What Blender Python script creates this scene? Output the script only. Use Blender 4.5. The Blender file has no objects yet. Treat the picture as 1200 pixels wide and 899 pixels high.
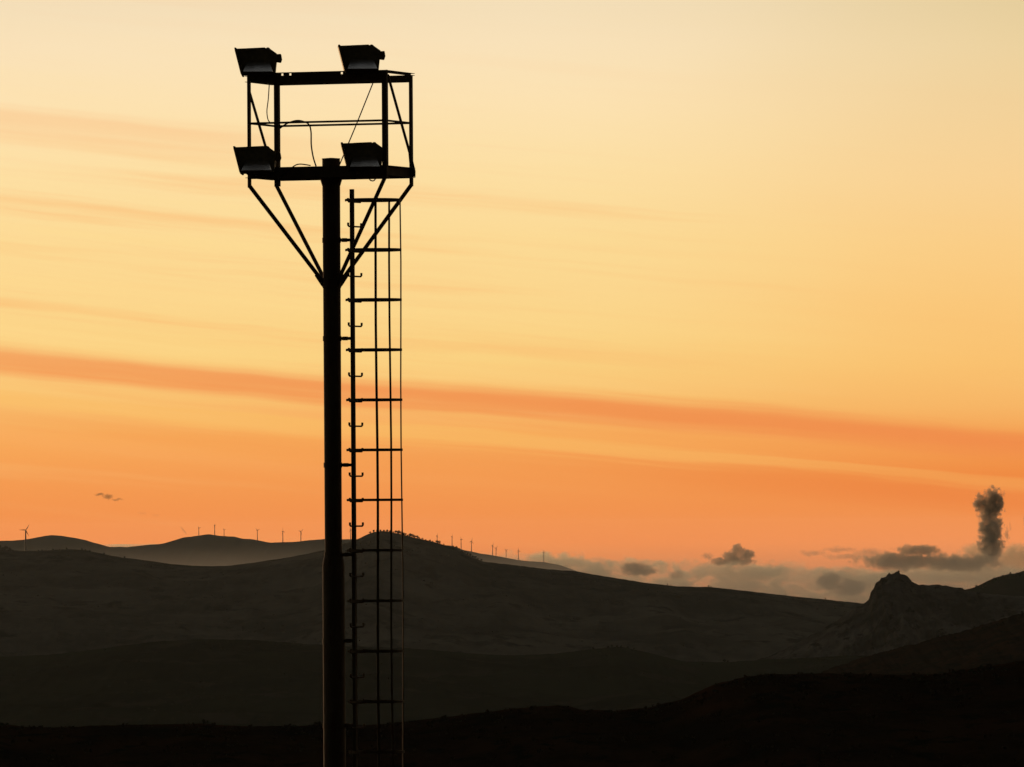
import bpy, math, random
import numpy as np
from mathutils import Vector, Matrix, Euler

random.seed(11)
rng = np.random.default_rng(11)
SC = bpy.context.scene
COL = SC.collection

# ---------------------------------------------------------------- camera
F = 10780.0                       # focal length in photo pixels (1200 wide)
CAM_Z = 7.0
D = 110.0                         # metres to the tower
PITCH = math.atan((622 - 449.5) / F)
ROLL = 0.0064
fwd = Vector((0, math.cos(PITCH), math.sin(PITCH)))
up0 = Vector((0, -math.sin(PITCH), math.cos(PITCH)))
rt0 = Vector((1, 0, 0))
rt = rt0 * math.cos(ROLL) - up0 * math.sin(ROLL)
up = up0 * math.cos(ROLL) + rt0 * math.sin(ROLL)
cam = bpy.data.cameras.new('camera')
cam.sensor_width = 36.0
cam.lens = F / 1200 * 36.0
cam.clip_start = 1.0
cam.clip_end = 400000.0
cam_o = bpy.data.objects.new('camera', cam)
COL.objects.link(cam_o)
cam_o.matrix_world = Matrix(((rt.x, up.x, -fwd.x, 0), (rt.y, up.y, -fwd.y, 0),
                             (rt.z, up.z, -fwd.z, CAM_Z), (0, 0, 0, 1)))
SC.camera = cam_o


def P(px, py, d):
    """World point at distance d north of the camera that the photo shows at (px, py)."""
    v = fwd + rt * ((px - 600) / F) - up * ((py - 449.5) / F)
    v = v * (d / v.y)
    return Vector((v.x, v.y, v.z + CAM_Z))


SC.view_settings.view_transform = 'Standard'
SC.view_settings.look = 'None'
SC.view_settings.exposure = 0.0
SC.view_settings.gamma = 1.0
SC.view_settings.use_curve_mapping = False
SC.cycles.use_denoising = True
SC.cycles.max_bounces = 4
SC.cycles.volume_bounces = 1
SC.cycles.transparent_max_bounces = 32
SC.cycles.volume_max_steps = 256

# ---------------------------------------------------------------- sky and sun
SUN_EL = math.radians(0.7)
SUN_AZ = math.radians(-24)        # from north (the viewing direction), negative to the left


def lin(c):
    out = []
    for v in c:
        v /= 255.0
        out.append(v / 12.92 if v <= 0.04045 else ((v + 0.055) / 1.055) ** 2.4)
    return tuple(out) + (1.0,)


class Nodes:
    def __init__(self, tree):
        self.t = tree
        tree.nodes.clear()

    def new(self, typ, **kw):
        n = self.t.nodes.new(typ)
        for k, v in kw.items():
            setattr(n, k, v)
        return n

    def put(self, sock, v):
        if v is None:
            return
        if isinstance(v, bpy.types.NodeSocket):
            self.t.links.new(v, sock)
        else:
            sock.default_value = v

    def m(self, op, a, b=None, c=None, clamp=False):
        n = self.new('ShaderNodeMath', operation=op, use_clamp=clamp)
        for s, v in zip(n.inputs, (a, b, c)):
            self.put(s, v)
        return n.outputs[0]

    def vm(self, op, a, b=None):
        n = self.new('ShaderNodeVectorMath', operation=op)
        self.put(n.inputs[0], a)
        self.put(n.inputs[1], b)
        return n.outputs[0]

    def step(self, x, lo, hi, a=0.0, b=1.0):
        n = self.new('ShaderNodeMapRange', interpolation_type='SMOOTHSTEP')
        for k, v in zip(('Value', 'From Min', 'From Max', 'To Min', 'To Max'), (x, lo, hi, a, b)):
            self.put(n.inputs[k], v)
        return n.outputs['Result']

    def lerp01(self, x, lo, hi):
        n = self.new('ShaderNodeMapRange')
        for k, v in zip(('Value', 'From Min', 'From Max', 'To Min', 'To Max'), (x, lo, hi, 0.0, 1.0)):
            self.put(n.inputs[k], v)
        return n.outputs['Result']

    def mix(self, f, a, b, blend='MIX'):
        n = self.new('ShaderNodeMix', data_type='RGBA', blend_type=blend)
        self.put(n.inputs[0], f)
        self.put(n.inputs[6], a)
        self.put(n.inputs[7], b)
        return n.outputs[2]

    def ramp(self, f, stops, interp='LINEAR'):
        n = self.new('ShaderNodeValToRGB')
        r = n.color_ramp
        r.interpolation = interp
        stops = sorted(stops)
        while len(r.elements) < len(stops):
            r.elements.new(0.5)
        for e, (p, c) in zip(r.elements, stops):
            e.position = p
        for e, (p, c) in zip(r.elements, stops):
            e.position = p
            e.color = c
        self.put(n.inputs[0], f)
        return n.outputs[0]

    def noise(self, vec, scale=1.0, detail=4.0, rough=0.55, dist=0.0, dim='3D', w=None):
        n = self.new('ShaderNodeTexNoise', noise_dimensions=dim)
        self.put(n.inputs['Vector'], vec)
        n.inputs['Scale'].default_value = scale
        n.inputs['Detail'].default_value = detail
        n.inputs['Roughness'].default_value = rough
        n.inputs['Distortion'].default_value = dist
        return n.outputs[0]

    def xyz(self, x, y, z):
        n = self.new('ShaderNodeCombineXYZ')
        for s, v in zip(n.inputs, (x, y, z)):
            self.put(s, v)
        return n.outputs[0]


world = bpy.data.worlds.new('World')
SC.world = world
world.use_nodes = True
N = Nodes(world.node_tree)
tc = N.new('ShaderNodeTexCoord')
sep = N.new('ShaderNodeSeparateXYZ')
N.t.links.new(tc.outputs['Generated'], sep.inputs[0])
sx, sy, sz = sep.outputs
az = N.m('ARCTAN2', sx, sy)                       # 0 = north, positive to the east
el = N.m('ARCSINE', sz)
U = N.m('MULTIPLY', az, F)                        # angles in thousandths-of-a-degree sized steps
V = N.m('MULTIPLY', el, F)
# evening glow by elevation, at three bearings (y = rows of elevation, 622 is the horizon)
GLOW = {
    'left': [(722, (212, 122, 74)), (640, (233, 134, 72)), (600, (238, 140, 62)), (550, (241, 153, 68)),
             (500, (243, 170, 84)), (460, (246, 188, 103)), (400, (250, 203, 122)), (330, (250, 208, 132)),
             (260, (250, 213, 144)), (190, (249, 216, 156)), (120, (249, 222, 170)), (60, (249, 226, 182)),
             (0, (246, 227, 189))],
    'mid': [(722, (212, 124, 82)), (640, (233, 138, 78)), (600, (237, 143, 76)), (550, (240, 154, 82)),
            (510, (243, 168, 90)), (470, (245, 189, 110)), (420, (247, 208, 130)), (350, (248, 213, 142)),
            (280, (249, 217, 150)), (200, (250, 222, 164)), (120, (250, 225, 178)), (50, (247, 225, 186)),
            (0, (242, 222, 186))],
    'right': [(722, (210, 122, 80)), (640, (236, 142, 84)), (600, (237, 140, 74)), (560, (236, 136, 66)),
              (520, (241, 156, 80)), (480, (244, 180, 102)), (430, (247, 192, 112)), (360, (248, 198, 122)),
              (290, (248, 204, 134)), (210, (246, 208, 148)), (130, (240, 208, 154)), (60, (234, 208, 158)),
              (0, (226, 203, 154))],
}
fV = N.lerp01(V, -100.0, 700.0)
ramps = {k: N.ramp(fV, [((722 - y) / 800.0, lin(c)) for y, c in v]) for k, v in GLOW.items()}
wob = N.noise(N.xyz(N.m('MULTIPLY', U, 0.0016), N.m('MULTIPLY', V, 0.003), 3.0), 1.0, 2.0)
Uw = N.m('ADD', U, N.m('MULTIPLY', N.m('SUBTRACT', wob, 0.5), 260.0))
glow = N.mix(N.step(Uw, 560.0, 0.0), N.mix(N.step(Uw, -560.0, 60.0), ramps['left'], ramps['mid']), ramps['mid'])
glow = N.mix(N.step(Uw, 40.0, 620.0), glow, ramps['right'])
# thin cirrus streaks, tilted a little down to the east
tilt = N.m('ADD', V, N.m('MULTIPLY', U, 0.088))
wig = N.noise(N.xyz(N.m('MULTIPLY', U, 0.0021), 7.0, 0.0), 1.0, 3.0)
wig = N.m('MULTIPLY', N.m('SUBTRACT', wig, 0.5), 22.0)
q = N.m('ADD', tilt, wig)
str1 = N.noise(N.xyz(N.m('MULTIPLY', U, 0.0011), N.m('MULTIPLY', q, 0.030), 1.0), 1.0, 4.0, 0.52)
str2 = N.noise(N.xyz(N.m('MULTIPLY', U, 0.0019), N.m('MULTIPLY', q, 0.075), 5.0), 1.0, 4.0, 0.6)
amp = N.m('MULTIPLY', N.step(U, 500.0, -250.0, 0.12, 1.0), N.step(V, 560.0, 300.0, 0.15, 1.0))
amp = N.m('MULTIPLY', amp, N.step(V, 20.0, 170.0, 0.10, 1.0))
ORANGE = lin((242, 148, 82))
PALE = lin((251, 219, 146))
s1 = N.m('MULTIPLY', N.step(str1, 0.50, 0.72), N.m('MULTIPLY', amp, 0.48))
s2 = N.m('MULTIPLY', N.step(str2, 0.50, 0.75), N.m('MULTIPLY', amp, 0.12))
s3 = N.m('MULTIPLY', N.step(str1, 0.48, 0.28), N.m('MULTIPLY', amp, 0.30))
glow = N.mix(s1, glow, lin((244, 168, 98)))
glow = N.mix(s2, glow, ORANGE)
glow = N.mix(s3, glow, PALE)
str3 = N.noise(N.xyz(N.m('MULTIPLY', U, 0.0042), N.m('MULTIPLY', N.m('ADD', q, N.m('MULTIPLY', U, 0.012)), 0.17), 9.0), 1.0, 5.0, 0.65)
fib = N.m('MULTIPLY', N.m('SUBTRACT', str3, 0.5), N.m('MULTIPLY', amp, 0.28))
glow = N.mix(N.m('MAXIMUM', fib, 0.0), glow, lin((240, 150, 88)))
glow = N.mix(N.m('MAXIMUM', N.m('MULTIPLY', fib, -1.0), 0.0), glow, PALE)


def band(base, c0, sharp, core, soft, strength, colour, extra=None, wob_amp=1.0):
    """One long cirrus bank: its top edge at tilt = c0, sharp above and soft below."""
    b = N.m('SUBTRACT', q, c0)
    edge = N.m('MULTIPLY', N.m('SUBTRACT', str2, 0.5), 26.0 * wob_amp)
    b = N.m('ADD', b, edge)
    mk = N.m('MULTIPLY', N.step(b, sharp, 0.0), N.step(b, -core - soft, -core))
    mk = N.m('MULTIPLY', mk, N.m('MULTIPLY', N.step(str1, 0.2, 0.55, 0.65, 1.0), strength))
    if extra is not None:
        mk = N.m('MULTIPLY', mk, extra)
    return N.mix(mk, base, colour)


glow = band(glow, 152.0, 24.0, 4.0, 26.0, 0.78, lin((236, 134, 74)), N.step(U, -900.0, 100.0, 0.8, 1.0))
glow = band(glow, 86.0, 14.0, 4.0, 26.0, 0.55, lin((233, 128, 64)), N.step(U, 0.0, 450.0, 0.25, 1.0))
glow = band(glow, 107.0, 8.0, 3.0, 14.0, 0.65, lin((245, 186, 102)), N.step(U, 600.0, -250.0, 0.4, 1.0), 1.4)
glow = band(glow, 438.0, 16.0, 2.0, 40.0, 0.42, lin((245, 186, 128)), N.step(U, -60.0, -420.0))
# the glow is strongest in the lowest half degree over the horizon
thick = N.m('MINIMUM', N.m('DIVIDE', 11.0, N.m('MAXIMUM', V, 11.0)), 1.0)
lift = N.m('EXPONENT', N.m('MULTIPLY', thick, 0.14))
vs_ = N.new('ShaderNodeVectorMath', operation='SCALE')
N.put(vs_.inputs[0], glow)
N.put(vs_.inputs['Scale'], lift)
glow = vs_.outputs[0]
# above the frame the glow pales into the dusk blue of the zenith
high = N.ramp(N.m('DIVIDE', el, math.pi / 2, clamp=True),
              [(0.0, (0.86, 0.66, 0.42, 1)), (0.06, (0.80, 0.66, 0.46, 1)), (0.12, (0.38, 0.33, 0.26, 1)),
               (0.24, (0.22, 0.20, 0.17, 1)), (0.42, (0.15, 0.145, 0.13, 1)), (0.65, (0.095, 0.097, 0.098, 1)), (1.0, (0.070, 0.075, 0.082, 1))])
glow = N.mix(N.step(V, 520.0, 1000.0), glow, high)
low = N.step(V, -150.0, -2600.0)
glow = N.mix(low, glow, (0.03, 0.022, 0.016, 1))
# it is brightest over the sunset and falls away round to the dark east
caz = N.m('COSINE', N.m('SUBTRACT', az, SUN_AZ * 0.4))
fall = N.m('POWER', N.m('MULTIPLY_ADD', caz, 0.5, 0.5), 3.0)
vis = N.step(caz, 0.90, 0.985)
fall = N.m('ADD', N.m('MULTIPLY', fall, N.m('SUBTRACT', 1.0, vis)), vis)
fall = N.m('MULTIPLY_ADD', fall, 0.965, 0.015)
bg2 = N.new('ShaderNodeBackground')
N.put(bg2.inputs[0], glow)
N.put(bg2.inputs[1], fall)
sky = N.new('ShaderNodeTexSky', sky_type='NISHITA', sun_disc=False)
sky.sun_elevation = SUN_EL
sky.sun_rotation = SUN_AZ
sky.altitude = 700.0
bg1 = N.new('ShaderNodeBackground')
N.t.links.new(sky.outputs[0], bg1.inputs[0])
bg1.inputs[1].default_value = 0.008
addn = N.new('ShaderNodeAddShader')
N.t.links.new(bg1.outputs[0], addn.inputs[0])
N.t.links.new(bg2.outputs[0], addn.inputs[1])
wout = N.new('ShaderNodeOutputWorld')
N.t.links.new(addn.outputs[0], wout.inputs[0])
world.cycles.sampling_method = 'MANUAL'
world.cycles.sample_map_resolution = 2048

sun = bpy.data.lights.new('sun', 'SUN')
sun.energy = 0.5
sun.angle = math.radians(0.5)
sun.color = (1.0, 0.55, 0.28)
sun_o = bpy.data.objects.new('sun', sun)
COL.objects.link(sun_o)
sdir = Vector((math.sin(SUN_AZ) * math.cos(SUN_EL), math.cos(SUN_AZ) * math.cos(SUN_EL), math.sin(SUN_EL)))
sun_o.rotation_euler = sdir.to_track_quat('Z', 'Y').to_euler()


# ---------------------------------------------------------------- helpers
def material(name, base, vary=None, scale=4.0, rough=0.8, metal=0.0, bump=0.0, bump_scale=None, stretch=(1, 1, 1),
             coord='Object', third=None, detail=5.0, spec=0.3):
    mt = bpy.data.materials.new(name)
    mt.use_nodes = True
    n = Nodes(mt.node_tree)
    out = n.new('ShaderNodeOutputMaterial')
    b = n.new('ShaderNodeBsdfPrincipled')
    n.t.links.new(b.outputs[0], out.inputs[0])
    b.inputs['Roughness'].default_value = rough
    b.inputs['Metallic'].default_value = metal
    b.inputs['Specular IOR Level'].default_value = spec
    t = n.new('ShaderNodeTexCoord')
    vec = n.vm('MULTIPLY', t.outputs[coord], stretch)
    nz = n.noise(vec, scale, detail, 0.6)
    if vary is None:
        vary = tuple(c * 0.6 for c in base)
    c = n.mix(n.step(nz, 0.32, 0.68), tuple(base) + (1,), tuple(vary) + (1,))
    if third is not None:
        nz2 = n.noise(n.vm('ADD', vec, (17.0, 5.0, 3.0)), scale * 3.1, detail, 0.6)
        c = n.mix(n.step(nz2, 0.52, 0.66), c, tuple(third) + (1,))
    n.put(b.inputs['Base Color'], c)
    if bump:
        bz = n.noise(vec, bump_scale or scale * 6, 5.0, 0.6)
        bn = n.new('ShaderNodeBump')
        bn.inputs['Strength'].default_value = bump
        bn.inputs['Distance'].default_value = 0.3
        n.put(bn.inputs['Height'], bz)
        n.put(b.inputs['Normal'], bn.outputs[0])
    return mt


class MB:
    """Collects shapes into one mesh."""
    def __init__(self):
        self.v, self.f = [], []

    def add(self, vs, fs):
        o = len(self.v)
        self.v += [tuple(p) for p in vs]
        self.f += [tuple(i + o for i in f) for f in fs]
        return self

    def box(self, c, s):
        x, y, z = (k / 2 for k in s)
        return self.bar_frame(Vector(c), Vector((x, 0, 0)), Vector((0, y, 0)), Vector((0, 0, z)))

    def bar_frame(self, c, a, b, d):
        vs = [c + a * i + b * j + d * k for i in (-1, 1) for j in (-1, 1) for k in (-1, 1)]
        return self.add(vs, [(0, 1, 3, 2), (4, 6, 7, 5), (0, 4, 5, 1), (2, 3, 7, 6), (0, 2, 6, 4), (1, 5, 7, 3)])

    def bar(self, p, q, w, h, upv=(0, 0, 1)):
        """A straight bar from p to q, w wide across and h tall along upv."""
        p, q = Vector(p), Vector(q)
        ax = (q - p)
        L = ax.length
        ax = ax / L
        u = Vector(upv)
        if abs(ax.dot(u)) > 0.95:
            u = Vector((0, 1, 0))
        side = ax.cross(u).normalized()
        u2 = side.cross(ax).normalized()
        return self.bar_frame((p + q) / 2, ax * L / 2, side * w / 2, u2 * h / 2)

    def tube(self, pts, r, n=8, closed=False):
        pts = [Vector(p) for p in pts]
        rs = r if isinstance(r, (list, tuple)) else [r] * len(pts)
        vs, fs = [], []
        k = len(pts)
        ref = None
        for i, p in enumerate(pts):
            if closed:
                t = pts[(i + 1) % k] - pts[i - 1]
            else:
                t = pts[min(i + 1, k - 1)] - pts[max(i - 1, 0)]
            t.normalize()
            if ref is None or abs(t.dot(ref)) > 0.97:
                ref = Vector((0, 0, 1)) if abs(t.z) < 0.9 else Vector((1, 0, 0))
            a = t.cross(ref).normalized()
            b = t.cross(a).normalized()
            for j in range(n):
                an = 2 * math.pi * j / n
                vs.append(p + a * (rs[i] * math.cos(an)) + b * (rs[i] * math.sin(an)))
        m = k if closed else k - 1
        for i in range(m):
            for j in range(n):
                fs.append((i * n + j, i * n + (j + 1) % n, ((i + 1) % k) * n + (j + 1) % n, ((i + 1) % k) * n + j))
        if not closed:
            fs.append(tuple(range(n - 1, -1, -1)))
            fs.append(tuple((k - 1) * n + j for j in range(n)))
        return self.add(vs, fs)

    def prism(self, poly, y0, y1, s0=1.0, s1=1.0):
        """An x-z outline swept along y."""
        n = len(poly)
        vs = [(x, y0, z) for x, z in poly] + [(x, y1, z) for x, z in poly]
        fs = [tuple(range(n)), tuple(range(2 * n - 1, n - 1, -1))]
        fs += [(i, i + n, (i + 1) % n + n, (i + 1) % n) for i in range(n)]
        return self.add(vs, fs)

    def lathe(self, prof, n=28):
        vs, fs = [], []
        for r, z in prof:
            for j in range(n):
                a = 2 * math.pi * j / n
                vs.append((r * math.cos(a), r * math.sin(a), z))
        for i in range(len(prof) - 1):
            for j in range(n):
                fs.append((i * n + j, i * n + (j + 1) % n, (i + 1) * n + (j + 1) % n, (i + 1) * n + j))
        fs.append(tuple(range(n - 1, -1, -1)))
        fs.append(tuple((len(prof) - 1) * n + j for j in range(n)))
        return self.add(vs, fs)

    def mesh(self, name, mt, smooth=False, bevel=0.0):
        me = bpy.data.meshes.new(name)
        me.from_pydata(self.v, [], self.f)
        if mt:
            me.materials.append(mt)
        import bmesh
        bm = bmesh.new()
        bm.from_mesh(me)
        bmesh.ops.recalc_face_normals(bm, faces=bm.faces)
        if bevel:
            bmesh.ops.bevel(bm, geom=[e for e in bm.edges if e.calc_face_angle(0) > 0.6], offset=bevel, segments=2,
                            affect='EDGES', clamp_overlap=True)
        bm.to_mesh(me)
        bm.free()
        if smooth:
            me.polygons.foreach_set('use_smooth', [True] * len(me.polygons))
            me.set_sharp_from_angle(angle=0.6)
        return me

    def build(self, name, mt, parent=None, loc=None, smooth=False, bevel=0.0):
        return link(name, self.mesh(name, mt, smooth, bevel), parent, loc)


def link(name, data, parent=None, loc=None, rot=None, scale=None):
    o = bpy.data.objects.new(name, data)
    COL.objects.link(o)
    if parent is not None:
        o.parent = parent
    if loc is not None:
        o.location = loc
    if rot is not None:
        o.rotation_euler = rot
    if scale is not None:
        o.scale = scale
    return o


def tag(o, label=None, cat=None, group=None, kind=None):
    for k, v in (('label', label), ('category', cat), ('group', group), ('kind', kind)):
        if v:
            o[k] = v
    return o


def copy_tree(o, parent=None):
    c = o.copy()
    COL.objects.link(c)
    if parent is not None:
        c.parent = parent
    for ch in list(o.children):
        copy_tree(ch, c)
    return c


def fbm(x, y, seed=0, octaves=5, gain=0.5, ridged=False):
    """Value noise summed over octaves, about -1..1."""
    out = np.zeros(np.broadcast(x, y).shape)
    a, tot, fr = 1.0, 0.0, 1.0
    for o in range(octaves):
        X, Y = x * fr + 13.7 * o + seed * 7.31, y * fr + 5.3 * o - seed * 3.17
        xi, yi = np.floor(X), np.floor(Y)
        fx, fy = X - xi, Y - yi
        fx, fy = fx * fx * (3 - 2 * fx), fy * fy * (3 - 2 * fy)

        def h(i, j):
            s = np.sin(i * 127.1 + j * 311.7 + seed * 74.7 + o * 19.19) * 43758.5453
            return s - np.floor(s)
        n = (h(xi, yi) * (1 - fx) + h(xi + 1, yi) * fx) * (1 - fy) + (h(xi, yi + 1) * (1 - fx) + h(xi + 1, yi + 1) * fx) * fy
        n = n * 2 - 1
        if ridged:
            n = 1 - 2 * np.abs(n)
        out += a * n
        tot += a
        a *= gain
        fr *= 2.03
    return out / tot


def grid_mesh(name, xs, ys, Z, mt):
    nx, ny = len(xs), len(ys)
    X, Y = np.meshgrid(xs, ys)
    co = np.stack([X, Y, Z], -1).reshape(-1, 3)
    idx = np.arange(nx * ny).reshape(ny, nx)
    q4 = np.stack([idx[:-1, :-1], idx[:-1, 1:], idx[1:, 1:], idx[1:, :-1]], -1).reshape(-1, 4)
    me = bpy.data.meshes.new(name)
    me.vertices.add(len(co))
    me.vertices.foreach_set('co', co.ravel())
    me.loops.add(q4.size)
    me.loops.foreach_set('vertex_index', q4.ravel())
    me.polygons.add(len(q4))
    me.polygons.foreach_set('loop_start', np.arange(0, q4.size, 4))
    me.polygons.foreach_set('loop_total', np.full(len(q4), 4))
    me.polygons.foreach_set('use_smooth', np.ones(len(q4), bool))
    me.update(calc_edges=True)
    me.validate()
    me.materials.append(mt)
    return me


HILLS = {}


def hill(name, crest, d, front, back, toe_z, back_z, mt, span=(-420, 1620), nx=700, nf=70, nb=26, power=1.15,
         crest_noise=0.4, gully=20.0, gx=220.0, gy=900.0, seed=1, ridged=True, soft=True):
    """A ridge that runs east-west at distance d; its skyline follows the crest list."""
    pts = [P(px, py, d) for px, py in crest]
    x0, x1 = P(span[0], 640, d).x, P(span[1], 640, d).x
    xs = np.linspace(x0, x1, nx)
    far = np.linspace(0, 1, 90)[1:] * 2300 * d / F
    xs = np.concatenate([x0 - far[::-1], xs, x1 + far])
    nx = len(xs)
    cz = np.interp(xs, [p.x for p in pts], [p.z for p in pts])
    beyond = np.clip(np.maximum(x0 - xs, xs - x1) / (500 * d / F), 0, 1)
    cz = cz + beyond * (22 * d / F) * (fbm(xs / (420 * d / F), 0 * xs, seed + 30, 4) - 0.25)
    k = np.array([1, 2, 3, 2, 1.0])
    czp = np.pad(cz, 2, 'edge')
    cz = cz if not soft else sum(k[i] * czp[i:i + nx] for i in range(5)) / k.sum()
    px_m = d / F
    cz = cz + crest_noise * px_m * fbm(xs / (9 * px_m), 0 * xs, seed, 4, 0.6)
    tf = np.linspace(0, 1, nf) ** 0.8
    tb = np.linspace(0, 1, nb)[1:]
    ys = np.concatenate([d - front * (1 - tf), d + back * tb])
    rows = []
    t = np.concatenate([tf, 1 - tb])
    X, Y = np.meshgrid(xs, ys)
    T = t[:, None] * np.ones_like(X)
    isf = (Y <= d)
    base = np.where(isf, toe_z, back_z)
    S = T ** power
    S = np.where(isf, S * 0.75 + 0.25 * (T * T * (3 - 2 * T)), S)
    Z = base + (cz[None, :] - base) * S
    env = np.clip((1 - T) * 5, 0, 1) * np.clip(T * 6, 0, 1)
    Z = Z + env * gully * fbm(X / gx, Y / gy, seed + 3, 5, 0.5, ridged) + env * gully * 0.5 * fbm(X / (gx * 3), Y / (gx * 3), seed + 9, 4)
    o = link(name, grid_mesh(name, xs, ys, Z, mt))
    tag(o, kind='structure')
    HILLS[name] = (xs, ys, Z)
    return o


def height(name, x, y):
    xs, ys, Z = HILLS[name]
    i = int(np.clip(np.searchsorted(xs, x) - 1, 0, len(xs) - 2))
    j = int(np.clip(np.searchsorted(ys, y) - 1, 0, len(ys) - 2))
    fx = min(max((x - xs[i]) / (xs[i + 1] - xs[i]), 0), 1)
    fy = min(max((y - ys[j]) / (ys[j + 1] - ys[j]), 0), 1)
    return float((Z[j, i] * (1 - fx) + Z[j, i + 1] * fx) * (1 - fy) + (Z[j + 1, i] * (1 - fx) + Z[j + 1, i + 1] * fx) * fy)


# ---------------------------------------------------------------- terrain
M_FAR = material('far_slope', (0.045, 0.045, 0.038), (0.03, 0.032, 0.026), 0.0025, 0.95, stretch=(1, 0.35, 1), spec=0.0)
M_RIDGE = material('ridge_pasture', (0.110, 0.100, 0.076), (0.026, 0.028, 0.022), 0.006, 0.95, stretch=(1, 0.22, 1), third=(0.018, 0.020, 0.014), bump=0.6, bump_scale=0.05, spec=0.0)
M_GREEN = material('green_slope', (0.026, 0.034, 0.018), (0.014, 0.019, 0.011), 0.006, 0.95, stretch=(1, 0.25, 1), third=(0.034, 0.034, 0.023), bump=0.6, bump_scale=0.08, spec=0.0)
M_ROCK = material('limestone', (0.150, 0.140, 0.118), (0.022, 0.024, 0.018), 0.018, 0.95, stretch=(1, 0.6, 1), third=(0.018, 0.020, 0.013), bump=0.9, bump_scale=0.08, spec=0.0)
M_SCRUB = material('scrub_soil', (0.034, 0.017, 0.008), (0.013, 0.009, 0.005), 0.06, 0.95, stretch=(1, 0.4, 1), third=(0.009, 0.009, 0.005), bump=0.8, bump_scale=0.8, spec=0.0)
M_PLAIN = material('valley_floor', (0.08, 0.08, 0.05), (0.05, 0.05, 0.03), 0.002, 0.95, spec=0.0)

far_crest = [(-420, 650), (-200, 640), (0, 634), (25, 633), (60, 627), (75, 628), (100, 633), (128, 641), (150, 641),
             (175, 638.5), (192, 637), (205, 633), (217, 629.5), (230, 628), (245, 626), (258, 628), (275, 629), (284, 631.5),
             (296, 632), (316, 636), (345, 635), (378, 632), (410, 632), (450, 634), (500, 636), (530, 640), (545, 645),
             (560, 648), (590, 653), (610, 657), (640, 659), (655, 662), (672, 668), (700, 680), (760, 705), (900, 730), (1620, 760)]
hill('far_hill', far_crest, 34500, 9000, 1200, -330, -415, M_FAR, span=(-420, 950), nx=900, nf=60, nb=14, gully=25, gx=500, gy=2500, seed=4, crest_noise=0.5)

main_crest = [(-420, 640), (-100, 642), (0, 643.5), (20, 645.5), (50, 645.5), (75, 643.5), (100, 644.5), (115, 648), (140, 653),
              (165, 656), (200, 661), (235, 663.5), (265, 663.5), (300, 659), (340, 653), (378, 645), (400, 638.5), (420, 631.5),
              (433, 625), (445, 622.5), (455, 623), (470, 626), (490, 631), (512, 636), (535, 643), (550, 651), (565, 658),
              (600, 662), (640, 667), (672, 669), (700, 674), (750, 682), (790, 687), (830, 688), (880, 693), (930, 699),
              (980, 704), (1010, 707), (1100, 718), (1300, 730), (1620, 735)]
hill('main_ridge', main_crest, 17000, 6000, 3000, -235, -400, M_RIDGE, nx=1100, nf=110, nb=16, gully=20, gx=230, gy=1100, seed=2, power=1.1, crest_noise=0.55)

back_right = [(820, 850), (860, 815), (900, 785), (960, 752), (1000, 735), (1060, 715), (1100, 700), (1133, 690.5), (1145, 687), (1158, 680), (1165, 677), (1180, 673.5),
              (1190, 672), (1200, 669), (1250, 660), (1400, 652), (1620, 655)]
hill('wooded_shoulder', back_right, 12500, 2600, 2000, -260, -380, M_GREEN, span=(815, 1700), nx=420, nf=60, nb=14, gully=14, gx=160, gy=600, seed=8, crest_noise=0.9)

rock_crest = [(820, 790), (900, 770), (960, 740), (985, 724), (1000, 714), (1013, 707), (1018, 703), (1020.5, 694), (1024, 690.5), (1026, 684), (1030.5, 681), (1032.5, 677), (1038, 675.5), (1040.5, 672.5), (1046, 673),
              (1049.5, 670.5), (1053, 669.5), (1055.5, 673), (1061, 674), (1065, 677), (1068, 681.5), (1073, 684), (1077, 686.5), (1092, 685.5), (1115, 686.5), (1133, 691),
              (1160, 696), (1200, 700), (1300, 705), (1620, 710)]
rk = hill('rock_outcrop', rock_crest, 10500, 900, 1200, -205, -300, M_ROCK, span=(800, 1700), nx=900, nf=170, nb=16, gully=11, gx=17, gy=40, seed=6,
          crest_noise=2.0, power=3.0, ridged=True, soft=False)

green_crest = [(-420, 785), (-150, 776), (0, 770), (60, 767), (120, 760), (180, 752), (230, 749), (300, 750), (360, 755), (420, 758),
               (475, 759), (540, 765), (600, 768), (650, 766), (700, 760), (730, 758), (760, 765), (800, 775), (850, 776), (920, 772),
               (1000, 768), (1100, 770), (1200, 765), (1400, 755), (1620, 750)]
hill('green_hill', green_crest, 8600, 3400, 1900, -150, -250, M_GREEN, nx=800, nf=90, nb=14, gully=9, gx=150, gy=500, seed=12, power=1.05, crest_noise=0.7)

right_slope = [(840, 870), (880, 850), (910, 825), (940, 800), (970, 784), (1000, 774), (1040, 762), (1080, 752), (1120, 742), (1160, 729), (1200, 718), (1300, 705), (1620, 690)]
hill('scrub_slope', right_slope, 5200, 1400, 1200, -115, -170, M_SCRUB, span=(830, 1720), nx=440, nf=60, nb=12, gully=7, gx=40, gy=120, seed=15, crest_noise=3.2)

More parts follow.
